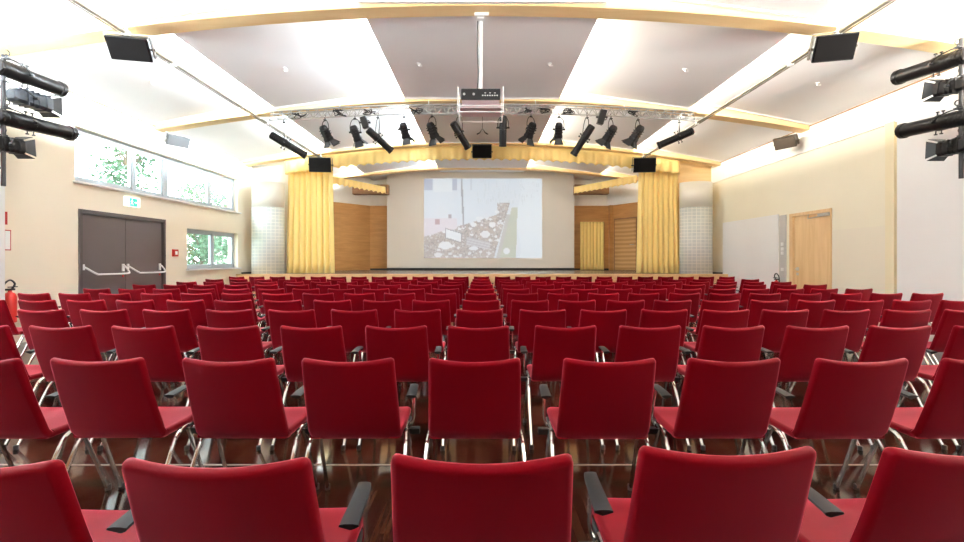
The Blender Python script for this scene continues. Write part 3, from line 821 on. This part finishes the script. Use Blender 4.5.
# ------------------------------------------------------------------ ceiling detectors
for x, lab in ((-1.17, 'middle panel, window side'), (1.25, 'middle panel, door side'), (-3.65, 'inner sloping panel on the window side'), (3.75, 'inner sloping panel on the door side'), (-6.1, 'outer sloping panel on the window side'), (6.2, 'outer sloping panel on the door side')):
    a = abs(x); z = 4.96 if a < 1.74 else (5.16 - (a - 1.5) * .425 / 3.15 if a < 4.65 else 4.95 - (a - 4.42) * .58 / 2.98)
    mb = MB().lathe((0, 0, 0), (0, 0, -1), [(0, .04), (.012, .04), (.02, .015), (.05, .012)], 10)
    mb.tube([(0, 0, -.045), (.05, 0, -.05), (.06, 0, -.03)], .006, 5)
    tag(mb.build('ceiling_sensor', 'white', smooth=True, loc=(0, 0, 0)), 'small white ceiling sensor on the ' + lab, 'sensor', 'small sensors on the ceiling panels').location = (x, 7.95, z + .003)

# ------------------------------------------------------------------ wall fittings
ex = empty('exit_sign', (-W, 9.05, 2.54)); tag(ex, 'green and white emergency exit sign above the dark double door', 'exit sign')
MB().box(0, .07, -.17, .17, -.09, .11).build('sign_box', 'exitw', ex)
MB().box(.07, .074, -.105, .09, -.08, .08).build('green_panel', 'exitg', ex)
# pictogram: running figure and arrow (faces the room, +x side)
pg = MB(); X_ = .075
def pol(pts): pg.prism([(X_, y, z) for y, z in pts], (.002, 0, 0))
cirk = lambda cy, cz, r: [(cy + r * math.cos(a), cz + r * math.sin(a)) for a in [2 * PI * k / 10 for k in range(10)]]
pol(cirk(-.045, .055, .012))
pol([(-.06, .04), (-.035, .042), (-.04, -.01), (-.06, -.008)]); pol([(-.055, -.005), (-.04, -.01), (-.015, -.03), (-.02, -.062), (-.032, -.06), (-.03, -.035)])
pol([(-.06, -.005), (-.048, -.012), (-.07, -.045), (-.09, -.052), (-.092, -.042), (-.078, -.036)]); pol([(-.035, .038), (-.012, .02), (-.015, .012), (-.04, .025)]); pol([(-.06, .038), (-.082, .02), (-.088, .0), (-.078, .0), (-.073, .015), (-.056, .026)])
pol([(.01, .01), (.045, .01), (.045, .03), (.08, 0), (.045, -.03), (.045, -.01), (.01, -.01)])
pg.build('pictogram', 'exitw', ex)
fa = empty('fire_alarm', (-W, 10.34, 1.5)); tag(fa, 'small red fire alarm button box between double door and lower window', 'fire alarm')
MB().box(0, .05, -.075, .075, -.085, .085).build('alarm_box', 'redp', fa); MB().box(.05, .053, -.035, .04, -.04, .04).build('alarm_button', 'swhite', fa)
tag(MB().box(0, .012, -.035, .035, -.1, .1).build('wall_sign', 'redp', loc=(0, 0, 0)), 'small solid red sign high on the wall above the fire extinguisher', 'sign').location = (-W, 6.66, 1.98)
sg = empty('wall_notice', (-W, 6.70, 1.64)); tag(sg, 'pale notice with a red border below the solid red sign', 'notice')
MB().box(0, .008, -.05, .05, -.16, .16).build('notice_border', 'redp', sg); MB().box(.008, .011, -.035, .035, -.145, .145).build('notice_sheet', 'swhite', sg)
def extinguisher(loc, lab, s):
    r = empty('fire_extinguisher', loc); tag(r, lab, 'fire extinguisher', 'red fire extinguishers on the walls')
    MB().lathe((0, 0, 0), (0, 0, 1), [(0, .06), (.01, .078), (.40, .078), (.45, .06), (.475, .025), (.50, .022)], 20).build('cylinder', 'redp', r, smooth=True)
    mb = MB().box(-.02, .02, -.06, .06, .50, .53); mb.box(-.015, .015, -.02, .10, .545, .56); mb.build('trigger', 'black', r)
    MB().tube(smoothpts([(0, .03, .52), (0, .07, .60), (0, 0, .66), (0, -.09, .58), (0, -.10, .40), (0, -.095, .18)], 5), .013, 8).build('hose', 'black', r, smooth=True)
    MB().box(-.045, .045, -.082, -.0785, .12, .30).build('instruction_label', 'swhite', r)
    MB().box(s * .07, s * .11, -.05, .05, .15, .35).build('wall_hook', 'black', r)
extinguisher((-7.28, 6.63, .36), 'red fire extinguisher on the wall near the leftmost chairs', -1)
extinguisher((7.27, 10.62, .34), 'red fire extinguisher with hose loop beside the grey switch strip', 1)
sw = empty('switch_strip', (W - .02, 10.56, 0)); tag(sw, 'tall grey strip with light switches beside the beech door', 'switch panel')
MB().box(0, .02, -.11, .12, 0, 2.43).build('backing_strip', 'grey', sw)
for z in (1.72, 1.6, 1.5, 1.1): MB().box(-.015, 0, -.04, .04, z - .04, z + .04).build('switch', 'plate', sw)

# ------------------------------------------------------------------ chairs
def slab(stations, curve, nx=10):
    """stations: (y, z, ny, nz, halfwidth, halfthick, dip); closed rounded slab"""
    mb = MB(); rings = []
    for (y, z, ny, nz, w, h, dip) in stations:
        r = min(h, w) * .98; ring = []
        e_ = min(.004, (w - r) * .05); a_ = w - r; xs_ = [-a_] + [-(a_ - e_) + 2 * (a_ - e_) * i / nx for i in range(nx + 1)] + [a_]
        pts = [(x, h) for x in xs_] + [(w - r + r * math.cos(a), h * math.sin(a)) for a in (PI / 3.2, PI / 7, -PI / 7, -PI / 3.2)] + \
              [(x, -h) for x in xs_[::-1]] + [(-(w - r) - r * math.cos(a), h * math.sin(a)) for a in (-PI / 3.2, -PI / 7, PI / 7, PI / 3.2)]
        for x, n in pts:
            k = (x / .22) ** 2
            ring.append(mb.bm.verts.new((x, y + ny * n + curve * k * (1 if abs(ny) > .5 else 0), z + nz * n + dip * k)))
        rings.append(ring)
    m_ = len(rings[0])
    for a, b in zip(rings, rings[1:]):
        for k in range(m_): mb.bm.faces.new((a[k], a[(k + 1) % m_], b[(k + 1) % m_], b[k]))
    mb.bm.faces.new(rings[0][::-1]); mb.bm.faces.new(rings[-1])
    return mb
def path_stations(path, W_, Hh, rc, end0, end1, dipf, wf=lambda t: 1):
    """path: dense (y,z); adds rounding at flagged ends"""
    L = [0]
    for a, b in zip(path, path[1:]): L.append(L[-1] + math.hypot(b[0] - a[0], b[1] - a[1]))
    T = L[-1]
    def at(s):
        for i in range(len(L) - 1):
            if s <= L[i + 1] + 1e-9:
                f = (s - L[i]) / (L[i + 1] - L[i]); a, b = path[i], path[i + 1]
                ty, tz = b[0] - a[0], b[1] - a[1]; l = math.hypot(ty, tz)
                return a[0] + (b[0] - a[0]) * f, a[1] + (b[1] - a[1]) * f, ty / l, tz / l
        a, b = path[-2], path[-1]; l = math.hypot(b[0] - a[0], b[1] - a[1])
        return b[0], b[1], (b[0] - a[0]) / l, (b[1] - a[1]) / l
    ss = [0, .002, .006, .012, .02, .03] + [.04 + (T - .08) * i / 12 for i in range(13)] + [T - .03, T - .02, T - .012, T - .006, T - .002, T]
    out = []
    for s in ss:
        y, z, ty, tz = at(s); w, h = W_, Hh
        for e, flag in ((s, end0), (T - s, end1)):
            if flag:
                if e < rc: w = min(w, W_ - rc + math.sqrt(max(0, rc * rc - (rc - e) ** 2)))
                if e < Hh: h = min(h, Hh * math.sqrt(max(.02, 1 - ((Hh - e) / Hh) ** 2)))
        out.append((y, z, -tz, ty, w * wf(s / T), h, dipf(s / T)))
    return out
bk = smoothpts([(0, 0, .846), (.016, 0, .79), (.060, 0, .65), (.105, 0, .515), (.125, 0, .462), (.148, 0, .443), (.18, 0, .439)], 4)
bk = [(p.x, p.z) for p in bk]
back_mb = slab(path_stations(bk, .226, .0165, .022, True, False, lambda t: .020 * max(0, 1 - t * 2.2), lambda t: .975 + .055 * min(1, t * 1.3)), .022)
st_ = smoothpts([(.178, 0, .439), (.26, 0, .437), (.36, 0, .438), (.46, 0, .446), (.53, 0, .436)], 4); st_ = [(p.x, p.z) for p in st_]
seat_mb = slab(path_stations(st_, .232, .02, .05, False, True, lambda t: .004), 0)

def leg_rear(s): return MB().tube(smoothpts([(s * .25, -.03, .012), (s * .25, .10, .215), (s * .248, .185, .365), (s * .242, .225, .41), (s * .235, .29, .425), (s * .232, .36, .425)], 4), .0108, 8)
def leg_front(s): return MB().tube(smoothpts([(s * .25, .465, .012), (s * .247, .385, .22), (s * .24, .32, .39), (s * .235, .31, .418)], 4), .0108, 8)
def cap(s, y): return MB().lathe((s * .25, y, 0), (0, 0, 1), [(0, .016), (.028, .015), (.03, .013)], 8)
def armrest(s):
    mb = MB(); path = smoothpts([(s * .290, .095, .654), (s * .288, .17, .660), (s * .283, .25, .660), (s * .272, .315, .648), (s * .270, .328, .632)], 4)
    n = len(path); rings = []
    for i, p in enumerate(path):
        t = i / (n - 1); w = .026 - .008 * t; k = .7 if i == n - 1 else 1
        ring = [mb.bm.verts.new((p.x + a * w * k, p.y + (.012 if b < -.004 and i == 0 else 0), p.z + b * k)) for a, b in
                ((-1, 0), (-.92, .005), (-.4, .007), (.4, .007), (.92, .005), (1, 0), (.45, -.012), (0, -.016), (-.45, -.012))]
        rings.append(ring)
    for a, b in zip(rings, rings[1:]):
        for k in range(9): mb.bm.faces.new((a[k], a[(k + 1) % 9], b[(k + 1) % 9], b[k]))
    mb.bm.faces.new(rings[0][::-1]); mb.bm.faces.new(rings[-1]); return mb
def arm_post(s):
    mb = MB().tube(smoothpts([(s * .271, .30, .648), (s * .27, .325, .56), (s * .265, .345, .46), (s * .25, .345, .42)], 4), .008, 6)
    mb.tube(smoothpts([(s * .271, .27, .65), (s * .271, .30, .58), (s * .268, .33, .48), (s * .252, .34, .42)], 4), .006, 6); return mb

def make_chair(arm, full, loc):
    root = empty('conference_chair', loc)
    S_ = MESH['seat']; 
    def add(name, me, parent=root):
        o = bpy.data.objects.new(name, me); COL.objects.link(o); o.parent = parent; return o
    add('seat', MESH['seat']); add('backrest', MESH['back'])
    for key in ('lr-1', 'lr1', 'lf-1', 'lf1'):
        l = add('leg', MESH[key + 'n' if full else key])
        if full: add('foot_cap', MESH['cap' + key], l)
    if full: add('seat_frame', MESH['frame']); 
    if arm:
        a = add('armrest', MESH['arm%d' % arm]); add('arm_post', MESH['post%d' % arm], a if full else a)
        if full: add('linking_bracket', MESH['link%d' % arm])
    return root
MESH = {}
def keep(mb, name, m, key):
    o = mb.build(name, m, smooth=True); MESH[key] = o.data; bpy.data.objects.remove(o)
keep(seat_mb, 'seat', 'red', 'seat'); keep(back_mb, 'backrest', 'red', 'back')
for s in (-1, 1):
    keep(leg_rear(s), 'leg', 'chrome', 'lr%d' % s); keep(leg_front(s), 'leg', 'chrome', 'lf%d' % s)
    MESH['lr%dn' % s] = MESH['lr%d' % s]; MESH['lf%dn' % s] = MESH['lf%d' % s]
    keep(cap(s, -.036), 'foot_cap', 'black', 'caplr%d' % s); keep(cap(s, .468), 'foot_cap', 'black', 'caplf%d' % s)
    keep(armrest(s), 'armrest', 'pad', 'arm%d' % s); keep(arm_post(s), 'arm_post', 'chrome', 'post%d' % s)
    keep(MB().box(*sorted((s * .245, s * .30)), .325, .36, .375, .405), 'linking_bracket', 'black', 'link%d' % s)
fm = MB().tube([(-.235, .30, .415), (.235, .30, .415)], .011, 8); fm.box(-.17, .17, .25, .36, .412, .424)
for s in (-1, 1): fm.tube([(s * .234, .25, .423), (s * .234, .44, .423)], .011, 8)
keep(fm, 'seat_frame', 'black', 'frame')

rowd = [1.025, 2.03, 3.05, 4.06, 5.04, 6.10, 7.07, 8.25, 9.35, 10.6, 12.25]
spL = [.630, .60, .60, .597, .582, .579, .577, .590, .584, .600, .583]
spR = [.590, .600, .600, .578, .563, .577, .566, .584, .593, .603, .583]
kmn = [-2, -4, -6, -7, -10, -11, -11, -11, -11, -11, -12]
kmx = [2, 4, 6, 8, 10, 11, 11, 11, 11, 11, 12]
ordn = ['', 'first', 'second', 'third', 'fourth', 'fifth', 'sixth', 'seventh', 'eighth', 'ninth', 'tenth', 'eleventh', 'twelfth']
proto = {}
def dup(root):
    r = root.copy(); COL.objects.link(r)
    for ch in root.children:
        c = ch.copy(); COL.objects.link(c); c.parent = r
        for g_ in ch.children:
            e = g_.copy(); COL.objects.link(e); e.parent = c
    return r
rc = random.Random(21)
for i, dd in enumerate(rowd):
    for k in range(kmn[i], kmx[i] + 1):
        arm = 0 if k == 0 else (1 if k < 0 else -1)
        full = i < 6
        key = (arm, full)
        x = (k * (spL[i] if k < 0 else spR[i])) + ([0, -.035, -.02, -.02] + [-.015] * 9)[i] * (1 if k <= 0 else 0)
        y = dd + rc.uniform(-.008, .008); x += rc.uniform(-.006, .006)
        if i == 0: x, y = {-2: (-1.204, .98), -1: (-.627, .992), 0: (0, 1.012), 1: (.616, 1.055), 2: (1.228, 1.05)}[k]
        if i == 1: x = {-4: -2.42, -3: -1.845, -2: -1.213, -1: -.640, 0: -.035, 1: .608, 2: 1.205, 3: 1.81, 4: 2.42}[k]
        loc = (x, y, 0)
        if key not in proto: c = proto[key] = make_chair(arm, full, loc)
        else: c = dup(proto[key]); c.location = loc
        c.rotation_euler = (0, 0, rc.uniform(-.012, .012))
        rowname = ordn[i + 1] + ' row from the camera' if i else 'nearest row to the camera'
        if k == 0: lab = 'armless red chair in the %s, exactly in the middle column' % rowname
        else: lab = 'red chair, %s, %s to the %s of the middle column' % (rowname, ordn[abs(k)], 'left' if k < 0 else 'right')
        tag(c, lab, 'chair', 'rows of red conference chairs')

# ------------------------------------------------------------------ outdoors
gr = MB().box(-60, -W - .35, -20, 60, -.6, -.5).build('ground_outside', 'grass'); struct(gr)
def tree(label, x, y, crown, n, leafs, trunk_r, seed, kind='leafy_tree'):
    rnd = random.Random(seed); r = empty(kind, (x, y, -.5)); tag(r, label, 'tree', 'trees outside the windows')
    (zc, rx, rz, cone) = crown
    mb = MB()
    clumps = []
    for _ in range(n):
        a = rnd.uniform(0, 2 * PI); t = rnd.uniform(-1, 1); rr = math.sqrt(1 - t * t) if not cone else (1 - (t + 1) / 2) * 1.0 + .12
        q = rnd.uniform(.35, 1); clumps.append(V((rx * rr * q * math.cos(a), rx * rr * q * math.sin(a), zc + rz * t)))
    for c in clumps:
        for _ in range(leafs):
            p = c + V((rnd.gauss(0, .22), rnd.gauss(0, .22), rnd.gauss(0, .16)))
            a = V((rnd.gauss(0, 1), rnd.gauss(0, 1), rnd.gauss(0, 1))).normalized(); b = a.orthogonal().normalized(); s = rnd.uniform(.05, .11)
            vs = [mb.bm.verts.new(p + a * s), mb.bm.verts.new(p + b * s * .55), mb.bm.verts.new(p - a * s), mb.bm.verts.new(p - b * s * .55)]
            mb.bm.faces.new(vs)
    mb.build('crown', 'leaf', r)
    tk = MB().tube([(0, 0, 0), (.05, 0, zc * .6), (0, 0, zc + rz * .6)], [trunk_r, trunk_r * .7, .03], 8)
    for c in clumps[::4]: tk.tube([(0, 0, max(.5, c.z - .8)), tuple(c)], [.04, .012], 5)
    tk.build('trunk', 'bark', r)
tree('tall slim tree seen through the first pane of the strip window', -12.5, 15.2, (5.6, .9, 2.0, False), 60, 26, .12, 1)
tree('round tree crown seen through the second pane of the strip window', -16, 24.5, (4.3, 1.9, 1.8, False), 90, 26, .15, 2)
tree('broad tree beyond the third pane of the strip window', -14.5, 30.5, (5.3, 2.0, 1.5, False), 90, 26, .15, 3)
tree('dense leafy shrub close outside the lower window', -11.5, 17.6, (2.0, 1.6, 1.7, False), 130, 30, .1, 4, 'leafy_shrub')
tree('second leafy shrub outside the lower window, beside the right pane', -10.3, 21.2, (2.0, 1.2, 1.7, False), 110, 30, .1, 5, 'leafy_shrub')
hs = empty('neighbouring_house', (-17, 40, -.5)); tag(hs, 'house with sloping tiled roof seen through the last pane of the strip window', 'house')
MB().box(-6, 3, -4, 4, 0, 5.2).build('house_walls', 'house', hs)
MB().prism([(-6.5, -4.6, 5.0), (3.6, -4.6, 5.0), (-1.4, -4.6, 7.9)], (0, 9.2, 0)).build('tiled_roof', 'roof', hs)

# ------------------------------------------------------------------ light
w = bpy.data.worlds.new('sky'); SC.world = w; w.use_nodes = True
nt = w.node_tree; bg = nt.nodes['Background']
bg.inputs['Color'].default_value = (.80, .92, 1.0, 1); bg.inputs['Strength'].default_value = 6

# stage lamps above and behind the valance
area('stage_light', (0, 14.2, 4.8), (0, .75, -.6), .2, 6.0, 18, (1, .88, .7))
# unseen fill lights added behind and beside the camera to brighten the ceiling
for y in (-2.2, .2, 2.6, 4.8):
    o = area('ceiling_fill', (-7.1, y, 3.9), (.62, .35, .70), .25, 1.6, 120, (.86, .95, 1)); o.data.spread = math.radians(140)
    o = area('ceiling_fill', (7.1, y, 3.9), (-.66, .35, .66), .25, 1.6, 110, (1, .97, .90)); o.data.spread = math.radians(140)
for x in (-5, -2.5, 0, 2.5, 5):
    o = area('ceiling_fill', (x, -3.6, 3.0), (0, .62, .78), .25, 1.2, REAR_FILL, (.92, .97, 1)); o.data.spread = math.radians(125)
cam = bpy.data.cameras.new('camera'); co = bpy.data.objects.new('camera', cam); COL.objects.link(co)
co.location = (0, 0, H); co.rotation_euler = (PI / 2, 0, 0)
cam.sensor_width = 36; cam.sensor_fit = 'HORIZONTAL'; cam.lens = 36 * 430 / 964
cam.shift_y = -11 / 964; cam.clip_start = .05; cam.clip_end = 300
SC.camera = co
vs_ = SC.view_settings
vs_.view_transform = 'Standard'; vs_.look = 'None'; vs_.gamma = 1; vs_.use_curve_mapping = False
vs_.exposure = 1.0
SC.cycles.use_denoising = True
SC.cycles.max_bounces = 10; SC.cycles.diffuse_bounces = 7; SC.cycles.transparent_max_bounces = 8
SC.cycles.sample_clamp_indirect = 12
